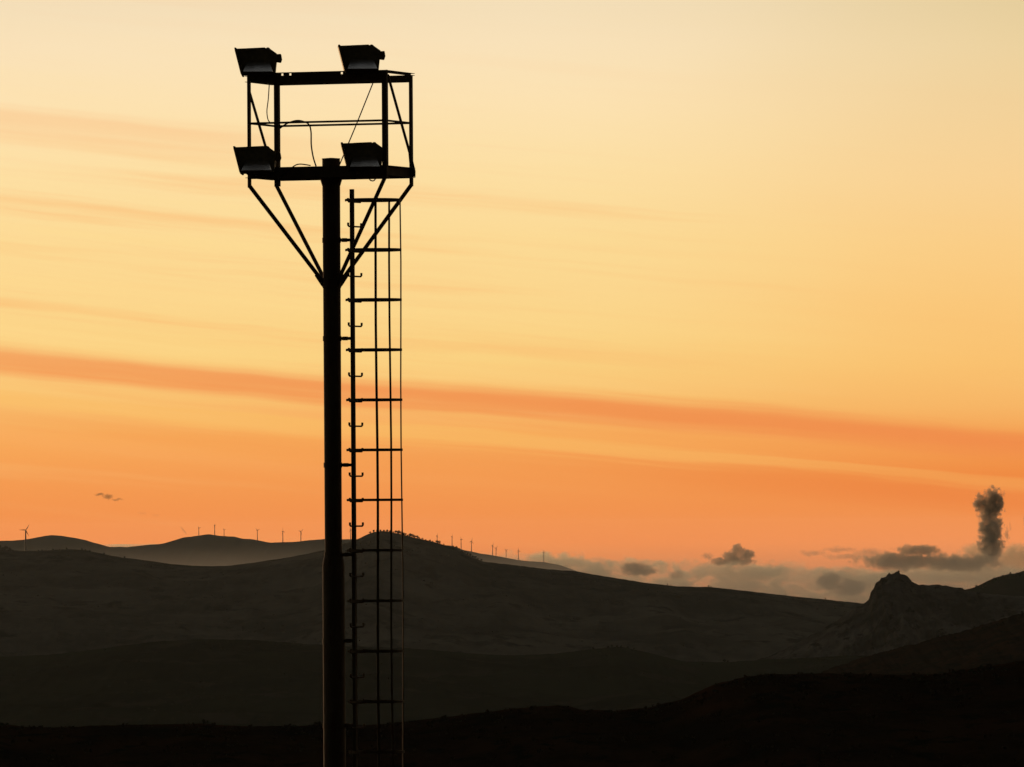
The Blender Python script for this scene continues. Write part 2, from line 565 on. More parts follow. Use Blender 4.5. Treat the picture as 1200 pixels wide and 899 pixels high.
# the hillside the photographer and the tower stand on, with its scrubby brow 1.3 km out
brow = [(-420, 850), (-100, 846), (0, 848), (30, 852), (60, 853), (120, 850), (180, 849), (240, 848), (280, 851), (330, 851), (360, 850.5),
        (378, 848), (430, 850), (490, 844), (540, 838), (590, 832), (640, 827), (665, 827), (680, 831.5), (720, 833), (760, 829),
        (800, 819), (840, 801), (870, 794), (900, 790), (960, 789), (1010, 790), (1060, 791), (1100, 790), (1150, 782), (1200, 774),
        (1400, 765), (1620, 770)]
KD = 1300.0
pts = [P(px, py, KD) for px, py in brow]
xs = np.concatenate([np.linspace(-620, -190, 120)[:-1], np.linspace(-190, 190, 640), np.linspace(190, 620, 120)[1:]])
ys = np.concatenate([np.linspace(-80, 150, 47), np.linspace(160, 700, 40), np.linspace(715, KD, 110), np.linspace(KD + 15, 2200, 30)])
cz = np.interp(xs, [p.x for p in pts], [p.z for p in pts])
cz = cz + np.clip((np.abs(xs) - 150) / 100, 0, 1) * 5 * fbm(xs / 90, 0 * xs, 27, 3)
cz = cz + 0.16 * fbm(xs / 1.3, 0 * xs, 21, 4, 0.6)
prof_y = [-80, -6, 8, 70, 160, 260, 420, 700]
prof_z = [5.3, 5.3, 4.6, 0.0, 0.0, -9, -26, -44]
X, Y = np.meshgrid(xs, ys)
near = np.interp(Y, prof_y, prof_z)
near = near + np.clip((Y - 160) / 200, 0, 1) * 1.2 * fbm(X / 30, Y / 60, 22, 4)
t = np.clip((Y - 700) / (KD - 700), 0, 1)
tb = np.clip((Y - KD) / 900, 0, 1)
Z = near * (1 - t) + (cz[None, :]) * t
Z = np.where(Y <= 700, near, -44 + (cz[None, :] + 44) * (t ** 1.1))
Z = np.where(Y > KD, cz[None, :] - 150 * tb ** 0.9, Z)
Z = Z + np.where((Y > 700) & (Y < KD), 1, 0) * np.clip((1 - t) * 8, 0, 1) * 1.3 * fbm(X / 14, Y / 60, 25, 5)
HILLS['hillside'] = (xs, ys, Z)
tag(link('hillside', grid_mesh('hillside', xs, ys, Z, M_SCRUB)), kind='structure')

gx_, gy_ = np.linspace(-11500, 11500, 60), np.concatenate([[-900, -200, 500, 1500], np.linspace(2500, 36500, 60)])
GX, GY = np.meshgrid(gx_, gy_)
tag(link('ground', grid_mesh('ground', gx_, gy_, -425 + 10 * fbm(GX / 2500, GY / 2500, 31, 3), M_PLAIN)), kind='structure')

# ---------------------------------------------------------------- floodlight tower
M_PAINT = material('weathered_paint', (0.17, 0.13, 0.07), (0.11, 0.085, 0.045), 6.0, 0.75, 0.0, bump=0.15, stretch=(1, 1, 0.25), third=(0.12, 0.06, 0.028), spec=0.25)
M_GALV = material('galvanised_steel', (0.22, 0.21, 0.19), (0.14, 0.135, 0.12), 14.0, 0.55, 0.3, bump=0.1, spec=0.25)
M_CAST = material('lamp_casting', (0.32, 0.27, 0.15), (0.20, 0.17, 0.10), 20.0, 0.7, 0.0, bump=0.15, spec=0.25)
M_ALU = material('dull_aluminium', (0.93, 0.91, 0.87), (0.82, 0.80, 0.76), 16.0, 0.25, 0.9, bump=0.1, spec=0.3)
M_RUBBER = material('cable_rubber', (0.03, 0.028, 0.025), None, 30.0, 0.7)
M_GLASS = material('dusty_lamp_glass', (0.12, 0.12, 0.11), (0.09, 0.09, 0.08), 10.0, 0.25)

BX = P(390, 520, D).x
BASE = Vector((BX, D, 0.0))
tower = bpy.data.objects.new('floodlight_tower', None)
COL.objects.link(tower)
tower.location = BASE
tag(tower, 'tall dark steel floodlight tower with caged ladder and four lamps on a railed platform', 'floodlight tower')


def T(px, py, dy=0.0):
    return P(px, py, D + dy) - BASE


def Tz(px, py, dy=0.0):
    return T(px, py, dy).z


def Tx(px, py=400, dy=0.0):
    return T(px, py, dy).x


z_top = Tz(387, 187)
z_sh = Tz(390, 655)
pole = MB().lathe([(0.103, z_sh - 0.2), (0.1035, z_sh + 1.6), (0.106, z_top - 0.9), (0.107, z_top - 0.01), (0.101, z_top)], 32)
pole.build('pole', M_PAINT, tower, smooth=True)
MB().lathe([(0.36, 0.0), (0.36, 0.03), (0.15, 0.031), (0.136, 0.04), (0.133, z_sh - 0.09), (0.130, z_sh - 0.05), (0.122, z_sh), (0.109, z_sh + 0.045), (0.105, z_sh + 0.055)], 32).build('pole_sleeve', M_PAINT, tower, smooth=True)
MB().lathe([(0.111, z_top - 0.001), (0.111, z_top + 0.012), (0.02, z_top + 0.02)], 28).build('pole_cap', M_PAINT, tower, smooth=True)
zc = Tz(387, 212)
MB().lathe([(0.109, zc - 0.06), (0.130, zc + 0.01), (0.130, zc + 0.06), (0.109, zc + 0.065)], 28).build('pole_collar', M_PAINT, tower, smooth=True)
zg = Tz(387, 331)
MB().lathe([(0.1075, zg - 0.07), (0.112, zg - 0.065), (0.112, zg + 0.05), (0.1075, zg + 0.055)], 28).build('strut_collar', M_PAINT, tower, smooth=True)

# platform plan: a rectangle turned some twenty degrees to the view
xm = Tx(386.8, 150)
A = Vector((-0.965 + xm, -0.095))
Bc = Vector((-0.665 + xm, 0.705))
C = Vector((0.668 + xm, -0.705))
Dc = Vector((0.968 + xm, 0.095))
zt = Tz(385, 89.3, -0.4)          # centre of the top beams
zb = Tz(385, 201.5, -0.4)         # centre of the bottom beams
zr = Tz(385, 142.8, -0.4)         # mid rail


def v3(p, z):
    return Vector((p[0], p[1], z))


def channel(p, q, z, h, holes=()):
    """A web with two short flanges; holes are (metres along, metres up) square punches through the web."""
    mb = MB()
    p, q = Vector(p), Vector(q)
    L = (q - p).length
    ax = (q - p) / L
    nrm = Vector((ax.y, -ax.x))
    tk, hs = 0.006, 0.013
    cuts = sorted(holes)
    s = 0.0

    def web(s0, s1, z0, z1):
        c = v3(p + ax * (s0 + s1) / 2, (z0 + z1) / 2)
        mb.bar_frame(c, v3(ax, 0) * (s1 - s0) / 2, v3(nrm, 0) * tk / 2, Vector((0, 0, (z1 - z0) / 2)))
    for hx, hz in cuts:
        web(s, hx - hs, z - h / 2, z + h / 2)
        web(hx - hs, hx + hs, z - h / 2, z + hz - hs)
        web(hx - hs, hx + hs, z + hz + hs, z + h / 2)
        s = hx + hs
    web(s, L, z - h / 2, z + h / 2)
    for sg in (-1, 1):
        c = v3(p + ax * L / 2 - nrm * 0.028, z + sg * (h / 2 - tk / 2))
        mb.bar_frame(c, v3(ax, 0) * L / 2, v3(nrm, 0) * 0.025, Vector((0, 0, tk / 2)))
    return mb


def along(p, q, px, py):
    """Metres along p-q where the photo column px falls."""
    w = Tx(px, py, -0.3)
    return (w - p[0]) / (q[0] - p[0]) * (q - p).length


hz = 0.030
holes = [(along(A, C, 330.8, 88), hz), (along(A, C, 340.2, 88), hz), (along(A, C, 401, 87.5), hz)]
channel(A, C, zt, 0.112, holes).build('top_beam', M_PAINT, tower)
channel(Bc, Dc, zt - 0.012, 0.085).build('top_beam', M_PAINT, tower)
channel(A, Bc, zt - 0.013, 0.075).build('top_beam', M_PAINT, tower)
channel(Dc, C, zt + 0.036, 0.03).build('top_beam', M_PAINT, tower)
channel(A, C, zb, 0.135).build('bottom_beam', M_PAINT, tower)
channel(Bc, Dc, zb, 0.125).build('bottom_beam', M_PAINT, tower)
channel(A, Bc, zb, 0.11).build('bottom_beam', M_PAINT, tower)
channel(Dc, C, zb, 0.12).build('bottom_beam', M_PAINT, tower)
mid_a, mid_b = (A + C) / 2, (Bc + Dc) / 2
for fr in (0.42, 0.58):
    a, b = A.lerp(C, fr), Bc.lerp(Dc, fr)
    MB().bar(v3(a.lerp(b, 0.02), zb - 0.02), v3(a.lerp(b, 0.98), zb - 0.02), 0.06, 0.08).build('cross_member', M_PAINT, tower)
# floor of the platform: grating bars between the beams
fl = MB()
for i in range(26):
    fr = 0.03 + 0.94 * i / 25
    a, b = A.lerp(C, fr), Bc.lerp(Dc, fr)
    fl.bar(v3(a.lerp(b, 0.03), zb + 0.04), v3(a.lerp(b, 0.97), zb + 0.04), 0.005, 0.03)
for fr in (0.2, 0.4, 0.6, 0.8):
    a, b = A.lerp(Bc, fr), C.lerp(Dc, fr)
    fl.bar(v3(a.lerp(b, 0.02), zb + 0.022), v3(a.lerp(b, 0.98), zb + 0.022), 0.02, 0.006)
fl.build('floor_grating', M_GALV, tower)


def post(p, w, z0, z1, ax):
    mb = MB()
    nrm = Vector((ax.y, -ax.x))
    mb.bar_frame(v3(p, (z0 + z1) / 2), v3(ax, 0) * w / 2, v3(nrm, 0) * 0.005, Vector((0, 0, (z1 - z0) / 2)))
    mb.bar_frame(v3(p + ax * (w / 2 - 0.004) + nrm * 0.03, (z0 + z1) / 2), v3(ax, 0) * 0.004, v3(nrm, 0) * 0.024, Vector((0, 0, (z1 - z0) / 2)))
    return mb


uax = (C - A).normalized()
post(A, 0.046, zb - 0.17, zt + 0.03, uax).build('corner_post', M_PAINT, tower)
post(Dc, 0.048, zb - 0.16, zt + 0.03, uax).build('corner_post', M_PAINT, tower)
post(Bc + uax * 0.015, 0.078, zb - 0.13, zt + 0.04, uax).build('corner_post', M_PAINT, tower)
post(C, 0.078, zb - 0.10, zt + 0.055, uax).build('corner_post', M_PAINT, tower)
for p, q_ in ((A, C), (Bc, Dc), (A, Bc), (C, Dc)):
    MB().tube([v3(p, zr), v3(q_, zr)], 0.0125, 8).build('guard_rail', M_PAINT, tower, smooth=True)
# diagonals across the two short ends
MB().bar(v3(A.lerp(Bc, 0.02), zt - 0.17), v3(A.lerp(Bc, 0.9), zb + 0.02), 0.022, 0.03).build('diagonal_brace', M_PAINT, tower)
MB().bar(v3(C.lerp(Dc, 0.12), zt + 0.0), v3(C.lerp(Dc, 0.93), zb + 0.25), 0.022, 0.03).build('diagonal_brace', M_PAINT, tower)
MB().prism([(Dc.x - 0.035, zb + 0.24), (Dc.x + 0.0, zb + 0.25), (Dc.x + 0.052, zb + 0.02), (Dc.x + 0.05, zb - 0.05), (Dc.x - 0.01, zb - 0.05)], Dc.y - 0.035, Dc.y - 0.028).build('gusset_plate', M_PAINT, tower)
# four struts back down to the pole
for p, zoff, rr in ((A, -0.15, 0.0245), (Dc, -0.14, 0.0245), (Bc, -0.115, 0.0235), (C, -0.07, 0.0235)):
    dirv = (Vector((p[0], p[1]))).normalized()
    MB().tube([v3(p, zb + zoff), v3(dirv * 0.10, zg)], rr, 8).build('strut', M_PAINT, tower, smooth=True)
    n2 = Vector((dirv.y, -dirv.x))
    g = MB()
    prof = [(0.10, zg - 0.07), (0.13, zg - 0.035), (0.205, zg + 0.08), (0.19, zg + 0.115), (0.10, zg + 0.0)]
    vs = [v3(dirv * r + n2 * s, z) for s in (-0.005, 0.005) for r, z in prof]
    k = len(prof)
    g.add(vs, [tuple(range(k)), tuple(range(2 * k - 1, k - 1, -1))] + [(i, i + k, (i + 1) % k + k, (i + 1) % k) for i in range(k)])
    g.build('gusset_plate', M_PAINT, tower)

# floodlights
s = 1 / 98.0


def sp(*pts):
    return [(x * s, z * s) for x, z in pts]


hous = MB()
hous.prism(sp((-24, 29), (13, 31), (22, 24.5), (19.4, 1), (-17.5, 0.5)), -0.17, 0.21)
hous.prism(sp((-25.5, 30.5), (-8, 31), (-4, 29.5), (-23.5, 25)), -0.19, 0.23)
hous.prism(sp((8, 30.6), (11, 32.3), (13.5, 31.5), (14, 29)), -0.12, 0.16)
for k in range(6):
    y = -0.14 + k * 0.062
    hous.prism(sp((-14, 30.2), (9, 31.2), (8, 32.0), (-13, 31.2)), y, y + 0.006)
me_h = hous.mesh('floodlight', M_CAST, bevel=0.006)
me_rim = MB().prism(sp((-27.8, 31.5), (-25.3, 31.6), (-17.2, -0.6), (-19.6, -0.8)), -0.23, 0.27).mesh('front_rim', M_CAST, bevel=0.003)
me_gl = MB().prism(sp((-27.5, 29.2), (-26.9, 29.2), (-19.9, 1.2), (-20.5, 1.2)), -0.2, 0.24).mesh('lamp_glass', M_GLASS)
bal = MB().prism(sp((20, 15.5), (26.3, 14.6), (27.6, 18.5), (26.6, 24.6), (20.5, 24.2)), -0.09, 0.09)
me_bal = bal.mesh('ballast_box', M_CAST, bevel=0.004)
sh = MB()
x0, x1, x2, x3 = -13 * s, 13.5 * s, 17.5 * s, -17 * s
zt_, zb_ = 15 * s, 2.2 * s
sh.add([(x0, -0.172, zt_), (x1, -0.172, zt_), (x2, -0.46, zb_), (x3, -0.46, zb_), (x3, -0.172, zb_), (x2, -0.172, zb_)],
       [(0, 1, 2, 3), (3, 2, 5, 4), (0, 3, 4), (1, 5, 2), (0, 4, 5, 1)])
me_sh = sh.mesh('reflector_back', M_ALU, bevel=0.004)
br = MB()
br.prism(sp((-13, 1.5), (14, 1.5), (14, -0.8), (-13, -0.8)), -0.14, 0.14)
br.prism(sp((-10, -0.6), (-5, -0.6), (-5, -5), (-10, -5)), -0.05, 0.05)
br.prism(sp((6, -0.6), (11, -0.6), (11, -5), (6, -5)), -0.05, 0.05)
me_br = br.mesh('lamp_bracket', M_CAST)
LAMPS = [(303.0, 88.3, -0.09, 0.0, 'upper floodlight on the left end of the top beam'),
         (424.0, 85.0, -0.52, 0.03, 'upper floodlight near the right end of the top beam'),
         (302.0, 203.6, -0.13, -0.02, 'lower floodlight on the left end of the platform edge'),
         (427.3, 199.2, -0.56, 0.02, 'lower floodlight beside the right corner post of the platform')]
for px, py, dy, rz, lab in LAMPS:
    fo = link('floodlight', me_h, tower, T(px, py, dy), (0, 0, rz))
    fo['label'] = lab
    for nm, me in (('front_rim', me_rim), ('lamp_glass', me_gl), ('ballast_box', me_bal), ('reflector_back', me_sh), ('lamp_bracket', me_br)):
        link(nm, me, fo)


def smooth_pts(pts, n=6):
    pts = [Vector(p) for p in pts]
    out = []
    for i in range(len(pts) - 1):
        p0, p1, p2, p3 = pts[max(i - 1, 0)], pts[i], pts[i + 1], pts[min(i + 2, len(pts) - 1)]
        for j in range(n):
            t = j / n
            out.append(0.5 * ((2 * p1) + (p2 - p0) * t + (2 * p0 - 5 * p1 + 4 * p2 - p3) * t * t + (3 * p1 - p0 - 3 * p2 + p3) * t ** 3))
    return out + [pts[-1]]


def cpx(*pts, dy=-0.3):
    return smooth_pts([T(260 + x / 5, 40 + y / 5, dy) for x, y in pts])


for pts, dy, r in ((((278, 288), (272, 380), (264, 450), (270, 500), (284, 520)), 0.6, 0.007),
                   (((340, 552), (380, 525), (430, 508), (470, 510), (508, 528), (522, 570), (524, 650), (535, 720), (552, 775)), -0.25, 0.010),
                   (((886, 285), (800, 500), (742, 640), (690, 765)), -0.5, 0.008),
                   (((330, 850), (380, 810), (425, 772), (460, 762), (520, 770)), -0.45, 0.008),
                   (((862, 842), (870, 856), (888, 860), (902, 846)), -0.5, 0.008)):
    MB().tube(cpx(*pts, dy=dy), r, 6).build('cable', M_RUBBER, tower, smooth=True)

# caged single-rail ladder
beta = math.radians(30)
oo = Vector((math.cos(beta), -math.sin(beta)))     # outward from the pole
rr_ = Vector((-math.sin(beta), -math.cos(beta)))   # along the rungs, near end
lx = Tx(414.4, 540)
lad = Vector((lx, -0.06))
z_lt = Tz(413, 222)


def L2(o, r, z):
    p = lad + oo * o + rr_ * r
    return Vector((p.x, p.y, z))


ladder = MB().bar_frame(L2(0, 0, (z_lt + 0.45) / 2), v3(oo, 0) * 0.021, v3(rr_, 0) * 0.021, Vector((0, 0, (z_lt - 0.45) / 2))).build('ladder', M_PAINT, tower)
zs_h = [Tz(437, y) for y in (235.3, 293.6, 352, 410.5, 469, 527.5, 586, 645, 704, 763, 822)]
sp_h = (zs_h[0] - zs_h[-1]) / 10
zs_h += [zs_h[-1] - sp_h * k for k in range(1, 5)]
rung_me = None
for i, z in enumerate(zs_h):
    for dz in (-0.018, -sp_h / 2 - 0.012):
        if z + dz < 0.5:
            continue
        if rung_me is None:
            w = 0.15
            pts = [v3(oo * 0.035 + rr_ * r, zz) for r, zz in ((-w, 0.045), (-w, 0.012), (-w + 0.014, 0.0), (w - 0.014, 0.0), (w, 0.012), (w, 0.045))]
            rung_me = MB().tube(pts, [0.013, 0.013, 0.010, 0.010, 0.013, 0.013], 8).mesh('rung', M_PAINT, smooth=True)
        link('rung', rung_me, ladder, v3(lad, z + dz))
plan = smooth_pts([Vector((0.0, 0.155, 0)), Vector((0.10, 0.27, 0)), Vector((0.27, 0.335, 0)), Vector((0.45, 0.29, 0)), Vector((0.58, 0.17, 0)),
                   Vector((0.63, 0.0, 0)), Vector((0.58, -0.17, 0)), Vector((0.45, -0.29, 0)), Vector((0.27, -0.335, 0)), Vector((0.10, -0.27, 0)),
                   Vector((0.0, -0.155, 0))], 4)
hoop = MB()
pl = [oo * p.x + rr_ * p.y for p in plan]
vs, fs = [], []
for i, p in enumerate(pl):
    tdir = (pl[min(i + 1, len(pl) - 1)] - pl[max(i - 1, 0)]).normalized()
    n2 = Vector((tdir.y, -tdir.x)) * 0.0035
    for sg, zz in ((1, 0.0145), (1, -0.0145), (-1, -0.0145), (-1, 0.0145)):
        q2 = p + n2 * sg
        vs.append((q2.x, q2.y, zz))
for i in range(len(pl) - 1):
    for j in range(4):
        fs.append((i * 4 + j, i * 4 + (j + 1) % 4, i * 4 + 4 + (j + 1) % 4, i * 4 + 4 + j))
fs += [(3, 2, 1, 0), tuple(4 * (len(pl) - 1) + j for j in range(4))]
hoop_me = MB().add(vs, fs).mesh('cage_hoop', M_PAINT)
tie_me = MB().bar(v3(oo * 0.0 + rr_ * 0.155, 0), v3(oo * 0.0 - rr_ * 0.155, 0), 0.012, 0.024).mesh('hoop_tie', M_PAINT)
for i, z in enumerate(zs_h):
    if z > 2.2:
        link('cage_hoop', hoop_me, ladder, v3(lad, z))
        link('hoop_tie', tie_me, ladder, v3(lad, z + 0.002))


def cage_bar(o, r, wid, tk, top):
    t2 = Vector((0.0, 0.0))
    i = min(range(len(plan)), key=lambda k: (plan[k].x - o) ** 2 + (plan[k].y - r) ** 2)
    p = plan[i]
    td = (pl[min(i + 1, len(pl) - 1)] - pl[max(i - 1, 0)]).normalized()
    nn = Vector((td.y, -td.x))
    c = lad + oo * p.x + rr_ * p.y - nn * 0.007
    z0 = 2.2
    n = 12
    mb = MB()
    pv = None
    ph = (o * 7 + r * 11)
    lst = []
    for k in range(n + 1):
        z = z0 + (top - z0) * k / n
        j = 0.006 * math.sin(ph + 1.1 * k) * (0 < k < n)
        cc = c + Vector((j, 0))
        lst.append((cc, z))
    vs, fs = [], []
    for cc, z in lst:
        for a, b in ((1, 1), (1, -1), (-1, -1), (-1, 1)):
            e = cc + td * (wid / 2 * a) + nn * (tk / 2 * b)
            vs.append((e.x, e.y, z))
    for k in range(n):
        for j in range(4):
            fs.append((k * 4 + j, k * 4 + (j + 1) % 4, k * 4 + 4 + (j + 1) % 4, k * 4 + 4 + j))
    fs += [(3, 2, 1, 0), tuple(4 * n + j for j in range(4))]
    mb.add(vs, fs)
    mb.build('cage_bar', M_PAINT, ladder)


ztop_c = zs_h[0] - 0.0
cage_bar(0.47, 0.26, 0.03, 0.006, ztop_c)
cage_bar(0.60, 0.13, 0.026, 0.006, ztop_c)
cage_bar(0.55, -0.19, 0.022, 0.014, ztop_c)
for py in (281.5, 396.8, 545, 650, 751, 850):
    z = Tz(405, py)
    MB().tube([Vector((0.0, 0.0, z - 0.03)), Vector((0.0, 0.0, z + 0.03))], 0.112 if py < 655 else 0.138, 24).build('pole_clamp', M_PAINT, ladder, smooth=True)
    MB().box((0.155 if py < 655 else 0.175, -0.04, z), (0.07, 0.07, 0.046)).build('clamp_lug', M_PAINT, ladder, bevel=0.004)
    MB().bar(Vector((0.09, -0.03, z)), Vector((lx - 0.01, -0.06, z)), 0.05, 0.036).build('standoff_bracket', M_PAINT, ladder)

# ---------------------------------------------------------------- wind turbines
M_TURB = material('turbine_white', (0.55, 0.54, 0.52), (0.5, 0.49, 0.47), 0.3, 0.5)


def turbine(hub_h, blade, yaw, spin):
    root = bpy.data.objects.new('wind_turbine', None)
    COL.objects.link(root)
    r0 = hub_h * 0.042
    MB().lathe([(r0, -2.0), (r0, 0.0), (r0 * 0.62, hub_h - 1.4)], 14).build('tower', M_TURB, root, smooth=True)
    nl = hub_h * 0.11
    MB().box((0, 0.35 * nl, hub_h), (hub_h * 0.055, nl, hub_h * 0.06)).build('nacelle', M_TURB, root, bevel=0.4)
    hub = MB().tube([(0, 0, 0), (0, -0.5, 0), (0, -1.6, 0)], [hub_h * 0.026, hub_h * 0.026, 0.1], 10).build('hub', M_TURB, root, (0, -0.2 * nl, hub_h), smooth=True)
    w = blade * 0.13
    prof = [(0.0, 0.45), (0.12, 0.6), (0.25, 1.0), (0.6, 0.62), (1.0, 0.12)]
    b = MB()
    vs, fs = [], []
    for tt, ww in prof:
        for sx_, sy_ in ((-0.35, -0.06), (0.65, -0.03), (0.65, 0.03), (-0.35, 0.09)):
            vs.append((w * ww * sx_, w * ww * sy_ * 2, blade * tt))
    for i in range(len(prof) - 1):
        for j in range(4):
            fs.append((i * 4 + j, i * 4 + (j + 1) % 4, i * 4 + 4 + (j + 1) % 4, i * 4 + 4 + j))
    fs += [(3, 2, 1, 0), tuple(4 * (len(prof) - 1) + j for j in range(4))]
    me = b.add(vs, fs).mesh('blade', M_TURB)
    for k in range(3):
        link('blade', me, hub, (0, -0.6, 0), (0, spin + k * 2 * math.pi / 3, 0))
    root.rotation_euler = (0, 0, yaw)
    return root


def m_per_px(d):
    return d / F


# the big one on the nearer ridge at the left
d = 17050.0
p = P(30.2, 647, d)
h = (647 - 621.3) * m_per_px(d)
tb_ = turbine(h, 8.0 * m_per_px(d), math.radians(12), math.radians(32))
tb_.location = (p.x, d, p.z)
tag(tb_, 'larger wind turbine with three visible blades beside trees on the near ridge', 'wind turbine')
d = 34500.0
LEFT = [(233, 619, 629.5), (251.6, 616, 627.5), (262.6, 621, 629), (301.6, 621.5, 633), (331.5, 623, 636), (352.6, 623, 635.5), (410.8, 621, 633)]
RIGHT = [(512.3, 628, 639), (529.8, 629, 641), (540.4, 632.5, 645), (552.5, 634.5, 647), (577.3, 639.5, 651), (581.3, 642.5, 652), (593.2, 645, 655),
         (607.5, 645.5, 657), (637.2, 647.5, 659.5)]
ORD = ('first ', 'second ', 'third ', 'fourth ', 'fifth ', 'sixth ', 'seventh ', 'eighth ', 'ninth ')
proto = None
for i, (lst, lab, grp) in enumerate(((LEFT, 'tiny wind turbine from the left on the hazy far hill left of the tower', 'wind turbines on the far hill to the left'),
                                     (RIGHT, 'tiny wind turbine from the ladder in the row down the far slope', 'wind turbines down the far slope to the right'))):
    for k_, (px, hy, by) in enumerate(lst):
        hh = (by - hy) * m_per_px(d)
        if proto is None:
            o = proto = turbine(40.0, 15.0, math.radians(70), math.radians(10))
        else:
            o = copy_tree(proto)
        lab2 = ORD[k_] + lab
        if px == 410.8:
            lab2 = 'tiny wind turbine seen in the gap between the tower pole and its ladder'
        tag(o, lab2, 'wind turbine', grp)
        p = P(px, by, d)
        sc_ = hh / 40.0
        o.location = (p.x, d, min(p.z, height('far_hill', p.x, d) + 0.5))
        sc_ = (P(px, hy, d).z - o.location.z) / 40.0
        o.scale = (max(sc_, 0.8),) * 2 + (sc_,)
        o.rotation_euler = (0, 0, math.radians(random.uniform(35, 80)))
        for ch in o.children:
            if ch.name.startswith('hub'):
                ch.rotation_euler = (0, random.uniform(0, 2), 0)

# ---------------------------------------------------------------- trees and bushes
M_LEAF = material('dark_foliage', (0.040, 0.045, 0.022), (0.025, 0.03, 0.015), 1.2, 0.8, spec=0.0)
M_LEAF2 = material('dry_foliage', (0.045, 0.034, 0.017), (0.03, 0.025, 0.013), 2.0, 0.8, spec=0.0)
M_BARK = material('bark', (0.09, 0.07, 0.05), None, 3.0, 0.9, spec=0.0)


def leaf_mass(clumps, n, size, seed, squash=1.0):
    """Many small bent leaf sprays scattered through a few clumps (x, y, z, radius)."""
    r = random.Random(seed)
    mb = MB()
    for k in range(n):
        c = clumps[k % len(clumps)]
        while True:
            d3 = Vector((r.uniform(-1, 1), r.uniform(-1, 1), r.uniform(-1, 1)))
            if 0.3 < d3.length < 1:
                break
        p = Vector(c[:3]) + Vector((d3.x, d3.y, d3.z * squash)) * c[3]
        e = Euler((r.uniform(0, 6.3), r.uniform(0, 6.3), r.uniform(0, 6.3))).to_matrix()
        sz = size * r.uniform(0.6, 1.3)
        vs = [p + e @ (Vector(v) * sz) for v in ((-1, 0, 0), (0, -0.6, 0.15), (1, 0, 0), (0, 0.6, 0.15))]
        mb.add(vs, [(0, 1, 2), (0, 2, 3)])
    return mb


def tree(seed, hgt, wide, lean=0.0):
    """Tree of unit-like size in metres: trunk with limbs and a clumped, uneven crown."""
    r = random.Random(seed)
    root = bpy.data.objects.new('tree', None)
    COL.objects.link(root)
    tr = MB()
    top = Vector((lean, 0, hgt * 0.6))
    tr.tube([(0, 0, -0.8), (0, 0, 0.1), (lean * 0.4, 0, hgt * 0.3), top], [hgt * 0.05, hgt * 0.04, hgt * 0.03, hgt * 0.012], 7)
    cl = []
    for k in range(10):
        a = k * 2.4 + r.random()
        rad = wide * r.uniform(0.1, 0.36)
        z = hgt * r.uniform(0.2, 0.84)
        c = Vector((rad * math.cos(a) + lean * 0.8, rad * math.sin(a), z))
        tr.tube([(lean * 0.4, 0, hgt * 0.3), (c.x * 0.6, c.y * 0.6, z * 0.8), tuple(c)], [hgt * 0.018, hgt * 0.012, hgt * 0.005], 5)
        cl.append((c.x, c.y, c.z, wide * r.uniform(0.15, 0.24)))
    cl.append((lean, 0, hgt * 0.8, wide * 0.25))
    tr.build('trunk', M_BARK, root, smooth=True)
    leaf_mass(cl, 620, hgt * 0.06, seed + 50, 0.95).build('crown', M_LEAF, root)
    return root


protos = [tree(1, 6.5, 5.6), tree(2, 5.5, 5.6, 0.4), tree(3, 4.5, 5.0)]
used = [False] * 4


def plant(px, d, hill_name, hpx, k, label, group, dz=0.0):
    o = protos[k] if not used[k] else copy_tree(protos[k])
    used[k] = True
    x = P(px, 640, d).x
    z = height(hill_name, x, d) + dz
    base_h = (6.5, 5.5, 4.5)[k]
    sc_ = 1.05 * hpx * m_per_px(d) / base_h
    o.location = (x, d, z)
    o.scale = (sc_ * random.uniform(0.85, 1.25),) * 2 + (sc_,)
    o.rotation_euler = (0, 0, random.uniform(0, 6.28))
    tag(o, label, 'tree', group)
    return o


lab = 'small dark tree in the ragged wooded line along the crest of the main ridge'
grp = 'trees along the crest of the main ridge'
for px, h in ((434, 2.5), (438, 3), (442, 3.2), (446, 3), (450, 3), (454, 3.2), (457, 3), (461, 2.6), (464, 3.8), (467, 4.4), (470, 4), (473, 3.2), (475, 3.6),
              (478, 3.0), (480.5, 4.2), (483, 4.2), (486, 4.0), (489, 4.4), (491, 3.6), (495, 2.4), (499, 2.2), (504, 3.0), (507, 2.4), (512, 3.6), (514.5, 3.8),
              (520, 2.0), (526, 2.0), (531, 2.6), (534.5, 3.4), (538, 3.0), (541.5, 3.0), (545, 3.2), (548, 3.4), (551, 3.6), (554, 3.4), (557, 3.2), (560, 2.8), (564, 2.6)):
    plant(px, 16990.0 + random.uniform(-60, 30), 'main_ridge', h * random.uniform(0.9, 1.15), random.choice((0, 1, 1, 2)), lab, grp, -0.5)
lab = 'dark tree in the low clump at the left end of the near ridge'
grp = 'trees at the left end of the near ridge'
for px, h in ((-6, 7), (-1, 7.5), (3, 6), (7, 6.5), (11, 5), (15, 3), (45, 3), (49, 3.4), (53, 2.5)):
    plant(px, 16900.0 + random.uniform(-60, 60), 'main_ridge', h * 0.85, random.choice((0, 1, 2)), lab, grp, -0.5)
lab = 'low dark tree on the flat brow of the ridge left of the tower'
grp = 'trees on the flat brow left of the tower'
for px, h in ((62, 2.2), (70, 2.0), (78, 2.4), (88, 1.8), (96, 2.8), (100, 2.4), (105, 2.6), (122, 2.4), (127, 2.0), (146, 2.6)):
    plant(px, 16950.0 + random.uniform(-60, 30), 'main_ridge', h, random.choice((1, 2, 2)), lab, grp, -0.5)
